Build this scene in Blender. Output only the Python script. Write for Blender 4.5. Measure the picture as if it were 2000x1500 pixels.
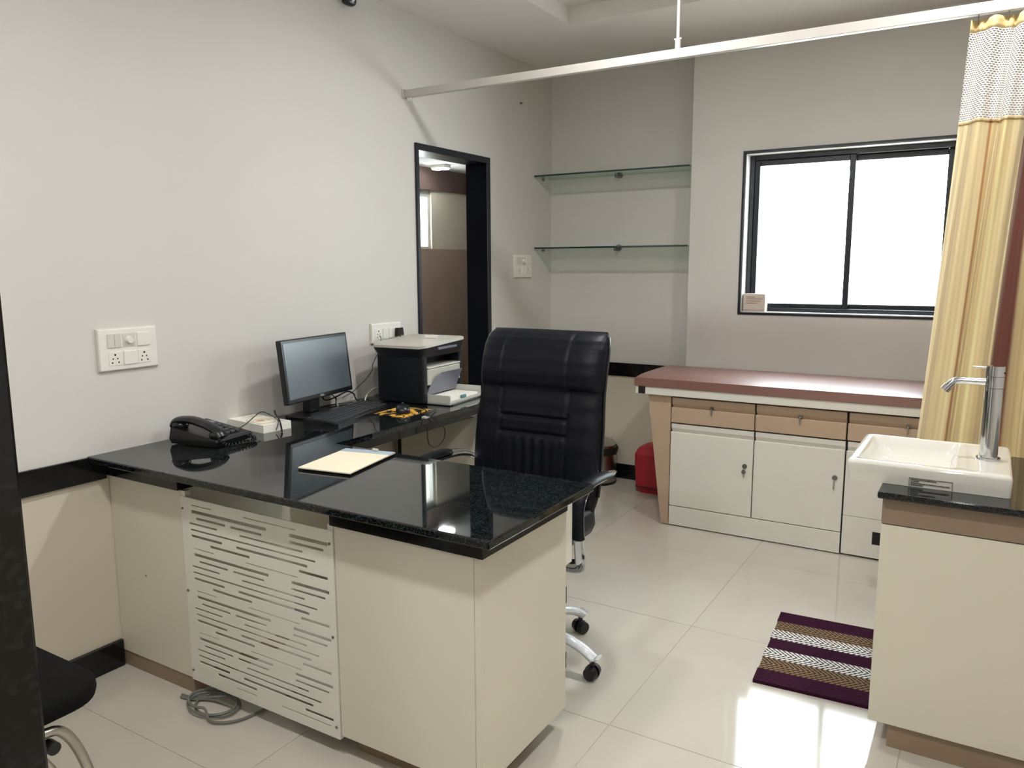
import bpy, bmesh, math, random
from mathutils import Vector, Matrix
random.seed(7)
for o in list(bpy.data.objects): bpy.data.objects.remove(o)
SC = bpy.context.scene
COL = SC.collection
PI = math.pi

# ------------------------------------------------------------------ camera
def setup_camera():
    f, yaw, pitch, roll = 1528.98, -0.54673, -0.15023, -0.00438
    fw = Vector((math.sin(yaw)*math.cos(pitch), math.cos(yaw)*math.cos(pitch), math.sin(pitch)))
    r = Vector((math.cos(yaw), -math.sin(yaw), 0)); u = r.cross(fw)
    r2 = math.cos(roll)*r + math.sin(roll)*u; u2 = -math.sin(roll)*r + math.cos(roll)*u
    cd = bpy.data.cameras.new('camera'); co = bpy.data.objects.new('camera', cd); COL.objects.link(co)
    m = Matrix((r2, u2, -fw)).transposed().to_4x4(); m.translation = (2.505, 0, 1.376)
    co.matrix_world = m
    cd.sensor_width = 36; cd.sensor_fit = 'HORIZONTAL'; cd.lens = f/2000*36
    cd.clip_start = 0.02; cd.clip_end = 100
    SC.camera = co
setup_camera()

# ------------------------------------------------------------------ world, light, exposure
W = bpy.data.worlds.new('overcast_sky'); SC.world = W; W.use_nodes = True
bg = W.node_tree.nodes['Background']
bg.inputs['Color'].default_value = (0.93, 0.97, 1.0, 1); bg.inputs['Strength'].default_value = 15.0
LAMP_W = 14.0           # watts of each ceiling downlight
PASSAGE_FILL_W = 12.0        # unseen fill lamp added behind the camera to brighten desk and counter fronts
LAMP_COL = (1.0, 0.995, 0.975)
SC.view_settings.view_transform = 'Standard'; SC.view_settings.look = 'None'
SC.view_settings.gamma = 1.0; SC.view_settings.use_curve_mapping = False
SC.view_settings.exposure = 0.2
try:
    SC.cycles.use_denoising = True; SC.cycles.sample_clamp_indirect = 8.0
    SC.cycles.max_bounces = 10; SC.cycles.diffuse_bounces = 5; SC.cycles.transparent_max_bounces = 12
except Exception: pass

# ------------------------------------------------------------------ materials
def lin(c):
    if isinstance(c, str):
        c = [int(c[i:i+2], 16)/255 for i in (0, 2, 4)]
    else: c = [v/255 for v in c]
    return tuple(v/12.92 if v <= .04045 else ((v+.055)/1.055)**2.4 for v in c) + (1,)
MATS = {}
def mat(name, col, rough=.5, metal=0, spec=.5, var=.04, vscale=6, bump=0, bscale=80, coat=0, **kw):
    m = bpy.data.materials.new(name); m.use_nodes = True; nt = m.node_tree; N = nt.nodes; Lk = nt.links
    p = N['Principled BSDF']
    c = lin(col)
    p.inputs['Roughness'].default_value = rough; p.inputs['Metallic'].default_value = metal
    p.inputs['Specular IOR Level'].default_value = spec; p.inputs['Coat Weight'].default_value = coat
    p.inputs['Coat Roughness'].default_value = .04
    tc = N.new('ShaderNodeTexCoord')
    nz = N.new('ShaderNodeTexNoise'); nz.inputs['Scale'].default_value = vscale; nz.inputs['Detail'].default_value = 4
    Lk.new(tc.outputs['Object'], nz.inputs['Vector'])
    rp = N.new('ShaderNodeValToRGB')
    a = tuple(max(0, v*(1-var)) for v in c[:3])+(1,); b = tuple(min(1, v*(1+var)) for v in c[:3])+(1,)
    rp.color_ramp.elements[0].position = .3; rp.color_ramp.elements[1].position = .7
    rp.color_ramp.elements[0].color = a; rp.color_ramp.elements[1].color = b
    Lk.new(nz.outputs['Fac'], rp.inputs['Fac']); Lk.new(rp.outputs['Color'], p.inputs['Base Color'])
    if bump:
        n2 = N.new('ShaderNodeTexNoise'); n2.inputs['Scale'].default_value = bscale; n2.inputs['Detail'].default_value = 3
        Lk.new(tc.outputs['Object'], n2.inputs['Vector'])
        bp = N.new('ShaderNodeBump'); bp.inputs['Strength'].default_value = bump; bp.inputs['Distance'].default_value = .002
        Lk.new(n2.outputs['Fac'], bp.inputs['Height']); Lk.new(bp.outputs['Normal'], p.inputs['Normal'])
    MATS[name] = m
    return m

def granite(name, base, speck, amt, rough=.05, scale=260, spec=.45):
    m = mat(name, base, rough=rough, spec=spec, var=.25, vscale=40)
    nt = m.node_tree; N = nt.nodes; Lk = nt.links; p = N['Principled BSDF']
    tc = N.new('ShaderNodeTexCoord'); v = N.new('ShaderNodeTexVoronoi'); v.inputs['Scale'].default_value = scale
    Lk.new(tc.outputs['Object'], v.inputs['Vector'])
    sx = N.new('ShaderNodeSeparateColor'); Lk.new(v.outputs['Color'], sx.inputs['Color'])
    rp = N.new('ShaderNodeValToRGB'); rp.color_ramp.elements[0].position = 1-amt; rp.color_ramp.elements[1].position = 1.0
    rp.color_ramp.elements[0].color = (0,0,0,1); rp.color_ramp.elements[1].color = lin(speck)
    Lk.new(sx.outputs['Red'], rp.inputs['Fac'])
    old = p.inputs['Base Color'].links[0].from_socket
    ad = N.new('ShaderNodeMix'); ad.data_type = 'RGBA'; ad.blend_type = 'ADD'; ad.inputs['Factor'].default_value = 1
    Lk.new(old, ad.inputs['A']); Lk.new(rp.outputs['Color'], ad.inputs['B']); Lk.new(ad.outputs['Result'], p.inputs['Base Color'])
    return m

mat('wall_paint', 'D3D0CB', rough=.55, spec=.3, var=.012, vscale=2, bump=.05, bscale=150)
mat('lower_wall', 'CFC7B6', rough=.45, spec=.35, var=.02, vscale=2)
mat('ceiling_paint', 'E3E0DC', rough=.8, spec=.2, var=.01)
mat('tile', 'C2BCB1', rough=.07, spec=.55, var=.035, vscale=3)
mat('grout', 'B3AB9F', rough=.8)
granite('black_granite', (11, 13, 14), (44, 52, 53), .40, scale=330, spec=.5, rough=.035)
granite('dark_granite', '0B0B0D', '15171A', .25, rough=.12, scale=180)
mat('cream_laminate', 'D5CFBF', rough=.38, spec=.4, var=.015, vscale=1.5)
mat('kick_brown', '8F7B66', rough=.45, var=.08, vscale=8)
mat('white_sheet', 'DFDCD2', rough=.4, var=.015)
mat('metal_white', 'E4E1D8', rough=.35, var=.012)
mat('steel_white', 'DCD9D0', rough=.32, var=.012)
mat('tan_steel', 'B59E86', rough=.35, var=.02)
mat('dark_gap', '17130F', rough=.8)
mat('grey_inside', '8D867B', rough=.6)
mat('maroon_rexine', (116, 62, 48), rough=.5, spec=1.0, var=.05, vscale=12, bump=.12, bscale=420)
mat('black_leather', '090C15', rough=.42, spec=.22, var=.15, vscale=25, bump=.25, bscale=260)
mat('black_fabric', '060607', rough=.9, spec=.2, var=.2, vscale=60, bump=.3, bscale=500)
mat('chrome', 'D8DADC', rough=.11, metal=1, var=.01)
mat('brushed_steel', 'B9B6AE', rough=.28, metal=1, var=.03)
mat('plastic_wrap', 'DCE0E6', rough=.22, spec=.7, var=.08, vscale=60, bump=.5, bscale=60)
mat('black_plastic', '0D0E10', rough=.35, var=.1, vscale=30)
mat('satin_black', '14161A', rough=.28, var=.08)
mat('navy_plastic', '15191F', rough=.33, var=.08)
mat('screen_glass', (92, 102, 110), rough=.26, spec=.8, var=.03)  # grey base stands in for the room's hazy reflection on the screen
mat('key_black', '33353A', rough=.45)
mat('grey_plastic', 'B9B7AC', rough=.4, var=.03)
mat('pale_grey', 'C9C8C0', rough=.4, var=.02)
mat('smoke_plastic', '6B6E7C', rough=.2, spec=.6)
mat('paper', 'EDEAE2', rough=.7, var=.01)
mat('cream_paper', 'EFE6CE', rough=.6, var=.02)
mat('pale_blue', 'A9BACB', rough=.35)
mat('switch_white', 'E6E4DD', rough=.3, var=.01)
mat('switch_grey', 'CFCdc5'.upper(), rough=.35, var=.01)
mat('cable_grey', '6F706A', rough=.5)
mat('cable_white', 'DCD8CA', rough=.45)
mat('rail_white', 'BDB8B2', rough=.35, var=.01)
mat('window_black', '0D121E', rough=.3, spec=.6, var=.1)  # navy tint puts the bluish window flare into the frame colour
mat('reveal_paint', 'DDDDDC', rough=.5, var=.01)
mat('carton', 'CFC3B6', rough=.6, var=.04, vscale=30)
mat('carton_print', '9A7F76', rough=.6)
mat('ceramic', (214, 211, 203), rough=.06, spec=.6, var=.006, coat=.4)
mat('counter_brown', '8B7765', rough=.4, var=.05, vscale=10)
mat('bin_red', 'A8202E', rough=.4, var=.05)
mat('bin_maroon', '6A1626', rough=.4)
mat('bath_brown', 'A48F81', rough=.35, var=.05)
mat('bath_dark', '5E4E48', rough=.5, var=.05)
mat('bath_cream', 'C9C2B0', rough=.4, var=.02)
mat('sticker_ink', '4A4840', rough=.6)
mat('orange_ink', 'D2713A', rough=.5)
mat('label_teal', '5E8A92', rough=.5)
mat('header_tape', 'D9C38E', rough=.7, var=.05)
mat('red_pack', 'B8322F', rough=.4)
mat('hook_steel', '8C8C8C', rough=.3, metal=1)
mat('mat_purple', '341529', rough=.95, spec=.1, var=.3, vscale=120, bump=.8, bscale=400)

MATS['maroon_rexine'].node_tree.nodes['Principled BSDF'].inputs['Coat Weight'].default_value = 1.0
MATS['maroon_rexine'].node_tree.nodes['Principled BSDF'].inputs['Coat Roughness'].default_value = .44
MATS['maroon_rexine'].node_tree.nodes['Principled BSDF'].inputs['Coat IOR'].default_value = 1.9
def mouse_pad_mat():
    m = mat('mousepad_print', 'D9A640', rough=.6)
    nt = m.node_tree; N = nt.nodes; Lk = nt.links; p = N['Principled BSDF']
    tc = N.new('ShaderNodeTexCoord'); nz = N.new('ShaderNodeTexNoise'); nz.inputs['Scale'].default_value = 26
    Lk.new(tc.outputs['Object'], nz.inputs['Vector'])
    rp = N.new('ShaderNodeValToRGB'); rp.color_ramp.interpolation = 'CONSTANT'
    e = rp.color_ramp.elements; e[0].position = 0; e[0].color = lin('1A120C'); e[1].position = .47; e[1].color = lin('D9A640')
    e2 = e.new(.62); e2.color = lin('C9742E')
    Lk.new(nz.outputs['Fac'], rp.inputs['Fac']); Lk.new(rp.outputs['Color'], p.inputs['Base Color'])
mouse_pad_mat()

def chevron(name, dark, light):
    # object coords of the stripe: x along the stripe, y across it (centre 0)
    m = mat(name, light, rough=.95, spec=.1)
    nt = m.node_tree; N = nt.nodes; Lk = nt.links; p = N['Principled BSDF']
    tc = N.new('ShaderNodeTexCoord'); sp = N.new('ShaderNodeSeparateXYZ'); Lk.new(tc.outputs['Object'], sp.inputs['Vector'])
    ab = N.new('ShaderNodeMath'); ab.operation = 'ABSOLUTE'; Lk.new(sp.outputs['Y'], ab.inputs[0])
    ad = N.new('ShaderNodeMath'); ad.operation = 'ADD'; Lk.new(sp.outputs['X'], ad.inputs[0]); Lk.new(ab.outputs[0], ad.inputs[1])
    mu = N.new('ShaderNodeMath'); mu.operation = 'MULTIPLY'; mu.inputs[1].default_value = 1/.0175; Lk.new(ad.outputs[0], mu.inputs[0])
    fr = N.new('ShaderNodeMath'); fr.operation = 'FRACT'; Lk.new(mu.outputs[0], fr.inputs[0])
    rp = N.new('ShaderNodeValToRGB'); rp.color_ramp.interpolation = 'CONSTANT'
    rp.color_ramp.elements[0].color = lin(dark); rp.color_ramp.elements[1].color = lin(light); rp.color_ramp.elements[1].position = .42
    Lk.new(fr.outputs[0], rp.inputs['Fac']); Lk.new(rp.outputs['Color'], p.inputs['Base Color'])
chevron('mat_white_chevron', '3C3A44', 'D8D5D0')
chevron('mat_brown_chevron', '3A2A1E', '7E6A54')

def glass_mat(name, tint, edge=None, rough=0.0, refl=1.45):
    m = bpy.data.materials.new(name); m.use_nodes = True; nt = m.node_tree; N = nt.nodes; Lk = nt.links
    for n in list(N):
        if n.type != 'OUTPUT_MATERIAL': N.remove(n)
    out = [n for n in N if n.type == 'OUTPUT_MATERIAL'][0]
    t = N.new('ShaderNodeBsdfTransparent'); t.inputs['Color'].default_value = lin(tint)
    g = N.new('ShaderNodeBsdfGlossy'); g.inputs['Roughness'].default_value = rough; g.inputs['Color'].default_value = (.9,.95,.93,1)
    fz = N.new('ShaderNodeFresnel'); fz.inputs['IOR'].default_value = refl
    ge = N.new('ShaderNodeNewGeometry'); iv = N.new('ShaderNodeMath'); iv.operation = 'SUBTRACT'; iv.inputs[0].default_value = 1; Lk.new(ge.outputs['Backfacing'], iv.inputs[1])
    ml = N.new('ShaderNodeMath'); ml.operation = 'MULTIPLY'; Lk.new(fz.outputs[0], ml.inputs[0]); Lk.new(iv.outputs[0], ml.inputs[1])
    mx = N.new('ShaderNodeMixShader'); Lk.new(ml.outputs[0], mx.inputs[0]); Lk.new(t.outputs[0], mx.inputs[1]); Lk.new(g.outputs[0], mx.inputs[2])
    Lk.new(mx.outputs[0], out.inputs['Surface']); MATS[name] = m
glass_mat('window_glass', 'F2F6F6')
glass_mat('shelf_glass', 'D9E6DF')
mat('glass_edge', '12332B', rough=.1, spec=.7)

def cloth_mat():
    m = bpy.data.materials.new('gold_stripe_cloth'); m.use_nodes = True; nt = m.node_tree; N = nt.nodes; Lk = nt.links
    p = N['Principled BSDF']; out = [n for n in N if n.type == 'OUTPUT_MATERIAL'][0]
    uv = N.new('ShaderNodeUVMap'); uv.uv_map = 'cloth'
    sp = N.new('ShaderNodeSeparateXYZ'); Lk.new(uv.outputs[0], sp.inputs[0])
    rp = N.new('ShaderNodeValToRGB'); rp.color_ramp.interpolation = 'EASE'
    e = rp.color_ramp.elements
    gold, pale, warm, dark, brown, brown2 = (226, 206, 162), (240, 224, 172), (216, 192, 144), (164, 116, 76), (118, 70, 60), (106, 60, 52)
    stops = [(0, (230, 212, 174)), (.05, gold), (.118, gold), (.13, dark), (.142, warm), (.175, gold), (.185, pale), (.195, warm),  # narrow dark stop before the pale lines is a painted fold shadow
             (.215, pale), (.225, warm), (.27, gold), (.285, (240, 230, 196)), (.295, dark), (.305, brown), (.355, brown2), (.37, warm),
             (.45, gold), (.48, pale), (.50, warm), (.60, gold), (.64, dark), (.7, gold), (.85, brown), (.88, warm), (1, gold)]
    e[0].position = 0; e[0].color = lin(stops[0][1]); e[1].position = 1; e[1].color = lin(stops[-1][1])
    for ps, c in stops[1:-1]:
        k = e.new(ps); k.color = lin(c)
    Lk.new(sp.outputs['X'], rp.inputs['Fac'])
    # fine vertical yarn lines
    mu = N.new('ShaderNodeMath'); mu.operation = 'MULTIPLY'; mu.inputs[1].default_value = 420; Lk.new(sp.outputs['X'], mu.inputs[0])
    sn = N.new('ShaderNodeMath'); sn.operation = 'SINE'; Lk.new(mu.outputs[0], sn.inputs[0])
    mr = N.new('ShaderNodeMapRange'); mr.inputs['From Min'].default_value = -1; mr.inputs['To Min'].default_value = .93; mr.inputs['To Max'].default_value = 1.05
    Lk.new(sn.outputs[0], mr.inputs['Value'])
    ml = N.new('ShaderNodeVectorMath'); ml.operation = 'SCALE'; Lk.new(rp.outputs['Color'], ml.inputs[0]); Lk.new(mr.outputs[0], ml.inputs['Scale'])
    Lk.new(ml.outputs['Vector'], p.inputs['Base Color'])
    p.inputs['Roughness'].default_value = .45; p.inputs['Sheen Weight'].default_value = .25; p.inputs['Specular IOR Level'].default_value = .35
    tr = N.new('ShaderNodeBsdfTranslucent'); Lk.new(ml.outputs['Vector'], tr.inputs['Color'])
    mx = N.new('ShaderNodeMixShader'); mx.inputs[0].default_value = .45
    Lk.new(p.outputs[0], mx.inputs[1]); Lk.new(tr.outputs[0], mx.inputs[2]); Lk.new(mx.outputs[0], out.inputs['Surface'])
    MATS['gold_stripe_cloth'] = m
cloth_mat()
def net_mat():
    m = bpy.data.materials.new('white_net'); m.use_nodes = True; nt = m.node_tree; N = nt.nodes; Lk = nt.links
    p = N['Principled BSDF']; out = [n for n in N if n.type == 'OUTPUT_MATERIAL'][0]
    p.inputs['Base Color'].default_value = lin('EDEAE6'); p.inputs['Roughness'].default_value = .7
    uv = N.new('ShaderNodeUVMap'); uv.uv_map = 'cloth'
    br = N.new('ShaderNodeTexBrick'); br.inputs['Scale'].default_value = 1; br.offset = .5
    br.inputs['Brick Width'].default_value = .0115; br.inputs['Row Height'].default_value = .0072; br.inputs['Mortar Size'].default_value = .0015
    br.inputs['Mortar Smooth'].default_value = 0
    Lk.new(uv.outputs[0], br.inputs['Vector'])
    t = N.new('ShaderNodeBsdfTransparent')
    mx = N.new('ShaderNodeMixShader'); Lk.new(br.outputs['Fac'], mx.inputs[0]); Lk.new(t.outputs[0], mx.inputs[1]); Lk.new(p.outputs[0], mx.inputs[2])
    Lk.new(mx.outputs[0], out.inputs['Surface']); MATS['white_net'] = m
net_mat()
def emit_mat(name, col, s):
    m = bpy.data.materials.new(name); m.use_nodes = True; N = m.node_tree.nodes
    p = N['Principled BSDF']; p.inputs['Emission Color'].default_value = lin(col); p.inputs['Emission Strength'].default_value = s
    MATS[name] = m
emit_mat('lamp_diffuser', 'FFF6E6', 6.0)
emit_mat('tube_light', 'FFFFFF', 50.0)

# ------------------------------------------------------------------ mesh helpers
class B:
    def __init__(s): s.bm = bmesh.new(); s.flat = True
    def box(s, x0, x1, y0, y1, z0, z1, bev=0, seg=2, rot=None, mi=0):
        g = bmesh.ops.create_cube(s.bm, size=1); vs = g['verts']
        for v in vs:
            v.co = Vector(((x0+x1)/2+v.co.x*(x1-x0), (y0+y1)/2+v.co.y*(y1-y0), (z0+z1)/2+v.co.z*(z1-z0)))
        es = list({e for v in vs for e in v.link_edges})
        fs = list({f for v in vs for f in v.link_faces})
        if bev:
            r = bmesh.ops.bevel(s.bm, geom=es, offset=min(bev, .49*min(abs(x1-x0), abs(y1-y0), abs(z1-z0))), segments=seg, affect='EDGES', profile=.5)
            vs = list({v for f in r['faces'] for v in f.verts} | {v for v in vs if v.is_valid})
            fs = list({f for v in vs for f in v.link_faces})
        if mi:
            for f in fs: f.material_index = mi
        if rot: bmesh.ops.transform(s.bm, matrix=rot, verts=vs)
        return s
    def cyl(s, p0, p1, r, seg=20, r2=None, cap=True):
        s.flat = False; p0 = Vector(p0); p1 = Vector(p1); d = p1-p0; L = d.length
        q = d.to_track_quat('Z', 'Y').to_matrix().to_4x4(); q.translation = (p0+p1)/2
        bmesh.ops.create_cone(s.bm, cap_ends=cap, segments=seg, radius1=r, radius2=r if r2 is None else r2, depth=L, matrix=q)
        return s
    def sph(s, c, r, sc=(1,1,1), seg=20):
        s.flat = False; m = Matrix.Translation(c) @ Matrix.Diagonal((*sc, 1))
        bmesh.ops.create_uvsphere(s.bm, u_segments=seg, v_segments=max(6, seg//2), radius=r, matrix=m); return s
    def loft(s, loops, closed=True, cap=True, mi=0):
        s.flat = False; rows = [[s.bm.verts.new(p) for p in lp] for lp in loops]
        n = len(rows[0])
        for a, b in zip(rows, rows[1:]):
            for i in range(n if closed else n-1):
                j = (i+1) % n
                try:
                    f = s.bm.faces.new((a[i], a[j], b[j], b[i])); f.material_index = mi
                except ValueError: pass
        if cap and closed:
            for row, rev in ((rows[0], True), (rows[-1], False)):
                try: s.bm.faces.new(row[::-1] if rev else row)
                except ValueError: pass
        return s
    def tube(s, pts, r, seg=8, smooth=True, closed=False, flat=None):
        P = [Vector(p) for p in pts]
        if smooth: P = catmull(P, 6, closed)
        loops = []; up = None
        n = len(P)
        for i, p in enumerate(P):
            if closed: t = (P[(i+1) % n]-P[i-1])
            else: t = (P[min(i+1, n-1)]-P[max(i-1, 0)])
            t.normalize()
            if up is None:
                up = Vector((0,0,1)) if abs(t.z) < .9 else Vector((1,0,0))
            a = t.cross(up)
            if a.length < 1e-6: a = t.orthogonal()
            a.normalize(); b = a.cross(t).normalized(); up = b
            ra, rb = (r, r) if flat is None else flat
            loops.append([p + a*ra*math.cos(2*PI*k/seg) + b*rb*math.sin(2*PI*k/seg) for k in range(seg)])
        if closed: loops.append(loops[0])
        return s.loft(loops, cap=not closed)
    def prism(s, poly, z0, z1, bev=0):
        vs0 = [s.bm.verts.new((x, y, z0)) for x, y in poly]; vs1 = [s.bm.verts.new((x, y, z1)) for x, y in poly]
        n = len(poly); fs = []
        s.bm.faces.new(vs0[::-1]); s.bm.faces.new(vs1)
        for i in range(n):
            j = (i+1) % n; s.bm.faces.new((vs0[i], vs0[j], vs1[j], vs1[i]))
        if bev:
            es = list({e for v in vs0+vs1 for e in v.link_edges})
            bmesh.ops.bevel(s.bm, geom=es, offset=bev, segments=2, affect='EDGES', profile=.5)
        return s
    def xf(s, m):
        bmesh.ops.transform(s.bm, matrix=m, verts=s.bm.verts); return s
    def build(s, name, material, parent=None, loc=None, auto=None, **tags):
        if auto is None: auto = 12 if s.flat else 38     # bevelled flat panels keep flat faces
        bmesh.ops.recalc_face_normals(s.bm, faces=s.bm.faces)
        me = bpy.data.meshes.new(name); s.bm.to_mesh(me); s.bm.free()
        for k in (material if isinstance(material, (list, tuple)) else [material]): me.materials.append(MATS[k])
        for p in me.polygons: p.use_smooth = True
        me.set_sharp_from_angle(angle=math.radians(auto))
        o = bpy.data.objects.new(name, me); COL.objects.link(o)
        if parent: o.parent = parent
        if loc: o.location = loc
        for k, v in tags.items(): o[k] = v
        return o
def catmull(P, n, closed=False):
    if len(P) < 3: return P
    out = []; N = len(P)
    rng = range(N if closed else N-1)
    for i in rng:
        if closed: a, b, c, d = P[i-1], P[i], P[(i+1) % N], P[(i+2) % N]
        else: a, b, c, d = P[max(i-1, 0)], P[i], P[i+1], P[min(i+2, N-1)]
        for k in range(n):
            t = k/n
            out.append(.5*((2*b)+(-a+c)*t+(2*a-5*b+4*c-d)*t*t+(-a+3*b-3*c+d)*t**3))
    if not closed: out.append(P[-1])
    return out
def rrect(x0, x1, y0, y1, r, z, n=5):
    pts = []
    for cx, cy, a0 in ((x1-r, y1-r, 0), (x0+r, y1-r, PI/2), (x0+r, y0+r, PI), (x1-r, y0+r, 1.5*PI)):
        for k in range(n+1):
            a = a0+k*PI/2/n; pts.append((cx+r*math.cos(a), cy+r*math.sin(a), z))
    return pts
def thing(name, label, cat, loc=(0,0,0), rotz=0, group=None):
    o = bpy.data.objects.new(name, None); COL.objects.link(o); o.empty_display_size = .1
    o.location = loc; o.rotation_euler = (0, 0, rotz); o['label'] = label; o['category'] = cat
    if group: o['group'] = group
    return o
def tag(o, label, cat, group=None):
    o['label'] = label; o['category'] = cat
    if group: o['group'] = group
    return o
def struct(b, name, m, **k):
    o = b.build(name, m, **k); o['kind'] = 'structure'; return o
def copy_part(o, parent, loc=None):
    c = o.copy(); COL.objects.link(c); c.parent = parent
    if loc: c.location = loc
    return c

# ------------------------------------------------------------------ room dimensions (metres)
RX = 3.62                     # right wall
YN, YW = 4.62, 4.42           # niche back wall, window wall
NX = 1.008                    # niche's right edge
H, HT = 2.583, 2.663          # border ceiling, tray ceiling
FY = -1.9                     # back of the passage behind the camera
D0, D1, DZ = 3.192, 3.869, 1.981   # door opening incl. frame
WX0, WX1, WZ0, WZ1 = 1.311, 2.335, 1.112, 1.973

# ---- floor and its tiles
fl = struct(B().box(-1.6, RX+.1, FY-.1, 6.4, -.06, -.002), 'floor', 'grout')
TS = .765; gap = .0012
tb = B().box(-TS/2+gap, TS/2-gap, -TS/2+gap, TS/2-gap, -.006, 0, bev=.0006, seg=1).build('tile', 'tile', fl)
first = True
x = 1.615-TS*5+TS/2
while x < RX+TS/2:
    y = 2.02-TS*6+TS/2
    while y < 6.4:
        if -1.5 < x and y > FY-.2:
            if first: tb.location = (x, y, 0); first = False
            else: copy_part(tb, fl, (x, y, 0))
        y += TS
    x += TS

# ---- walls
lw = B()
def two(b, x0, x1, y0, y1, z0, z1):   # wall with a creamier lower part below the dado rail
    zs = .70
    if z0 < zs: b.box(x0, x1, y0, y1, z0, min(zs, z1), mi=1)
    if z1 > zs: b.box(x0, x1, y0, y1, max(zs, z0), z1)
two(lw, -.12, 0, FY, D0, 0, HT+.1)
two(lw, -.12, 0, D1, YN+.2, 0, HT+.1)
lw.box(-.12, 0, D0, D1, DZ, HT+.1)
struct(lw, 'wall_left', ['wall_paint', 'lower_wall'])
nb = B(); two(nb, 0, NX, YN, YN+.2, 0, HT+.1)
struct(nb, 'wall_niche', ['wall_paint', 'lower_wall'])
bw = B()
two(bw, NX, WX0, YW, YW+.2, 0, HT+.1); two(bw, WX1, RX, YW, YW+.2, 0, HT+.1)
two(bw, WX0, WX1, YW, YW+.2, 0, WZ0); bw.box(WX0, WX1, YW, YW+.2, WZ1, HT+.1)
struct(bw, 'wall_back', ['wall_paint', 'lower_wall'])
rw = B(); two(rw, RX, RX+.12, FY, YW+.2, 0, HT+.1); struct(rw, 'wall_right', ['wall_paint', 'lower_wall'])
fw = B(); fw.box(0, 1.70, .10, .28, 0, HT+.1); fw.box(3.0, RX, .10, .28, 0, HT+.1); fw.box(1.70, 3.0, .10, .28, 2.25, HT+.1)
struct(fw, 'wall_front', 'wall_paint')
hw = B(); hw.box(0, RX, FY-.1, FY, 0, HT+.1); struct(hw, 'wall_passage', 'wall_paint')
# ceiling with its shallow tray
TX0, TX1, TY0, TY1 = .578, 3.06, .95, 3.741
ce = B(); t = HT+.06
ce.box(-.12, TX0, FY, YN+.2, H, t); ce.box(TX1, RX+.12, FY, YN+.2, H, t)
ce.box(TX0, TX1, FY, TY0, H, t); ce.box(TX0, TX1, TY1, YN+.2, H, t)
ce.box(TX0-.01, TX1+.01, TY0-.01, TY1+.01, HT, HT+.06)
struct(ce, 'ceiling', 'ceiling_paint')

# dado rail and skirting of black granite
def trim(name, *boxes, m='dark_granite'):
    b = B()
    for q in boxes: b.box(*q, bev=.002, seg=1)
    return struct(b, name, m)
trim('trim_1', (0, .014, .28, 1.475, .675, .757))
trim('trim_2', (0, NX, YN-.014, YN, .672, .757), (NX-.012, NX, YW-.0, YN-.014, .672, .757))
trim('trim_3', (0, .014, D1, YN-.014, .672, .757))
trim('baseboard_left', (0, .014, .28, 1.485, 0, .096), (0, .014, D1, YN, 0, .096))
trim('baseboard_niche', (.014, NX, YN-.014, YN, 0, .096))
trim('baseboard_back', (NX, RX, YW-.014, YW, 0, .096))

# ---- door in the left wall (granite frame, no leaf in view) and the wash room beyond it
df = B()
fd = -.135
df.box(fd, .012, D0-.002, D0+.022, 0, DZ-.032, bev=.003); df.box(fd, .012, D1-.036, D1+.002, 0, DZ-.032, bev=.003)
df.box(fd, .012, D0-.002, D1+.002, DZ-.032, DZ+.002, bev=.003)
struct(df, 'door_1', 'window_black')
WRX = -.87; ZA, ZC, ZH = 1.494, 1.896, 2.042        # wash-room wall, band of cream tiles, ceiling
w = B(); w.box(WRX-.1, WRX, 2.4, 6.3, 0, ZA, mi=0)
w.box(WRX-.1, WRX, 2.4, 4.04, ZA, ZC, mi=1); w.box(WRX-.1, WRX, 4.475, 6.3, ZA, ZC, mi=1)
w.box(WRX-.1, WRX+.02, 2.4, 6.3, ZC, ZH, mi=2)
struct(w, 'wall_washroom_far', ['bath_brown', 'bath_cream', 'bath_dark'])
w = B(); w.box(WRX, -.12, 6.2, 6.3, 0, ZH); w.box(WRX, -.12, 2.4, 2.5, 0, ZH); w.box(-.12, -.10, YN+.2, 6.3, 0, ZH)
struct(w, 'wall_washroom_side', 'bath_brown')
struct(B().box(WRX-.1, -.12, 2.4, 6.3, ZH, ZH+.06), 'ceiling_washroom', 'ceiling_paint')
wf = B()
for q in ((4.04, 4.065, ZA, ZC), (4.455, 4.475, ZA, ZC), (4.065, 4.455, ZA, ZA+.016), (4.065, 4.455, ZC-.05, ZC)):
    wf.box(WRX-.07, WRX-.02, *q)
wo = struct(wf, 'window_2', 'pale_grey')
B().box(WRX-.05, WRX-.046, 4.065, 4.455, ZA+.016, ZC-.05).build('pane', 'window_glass', wo)
tl = thing('ceiling_tube_light', 'small bright ceiling lamp in the wash room seen through the doorway', 'lamp', (-.70, 4.36, ZH))
B().box(-.06, .06, -.035, .035, -.022, 0, bev=.005).build('housing', 'metal_white', tl)
B().box(-.052, .052, -.029, .029, -.030, -.022, bev=.003).build('diffuser', 'tube_light', tl)

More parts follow.
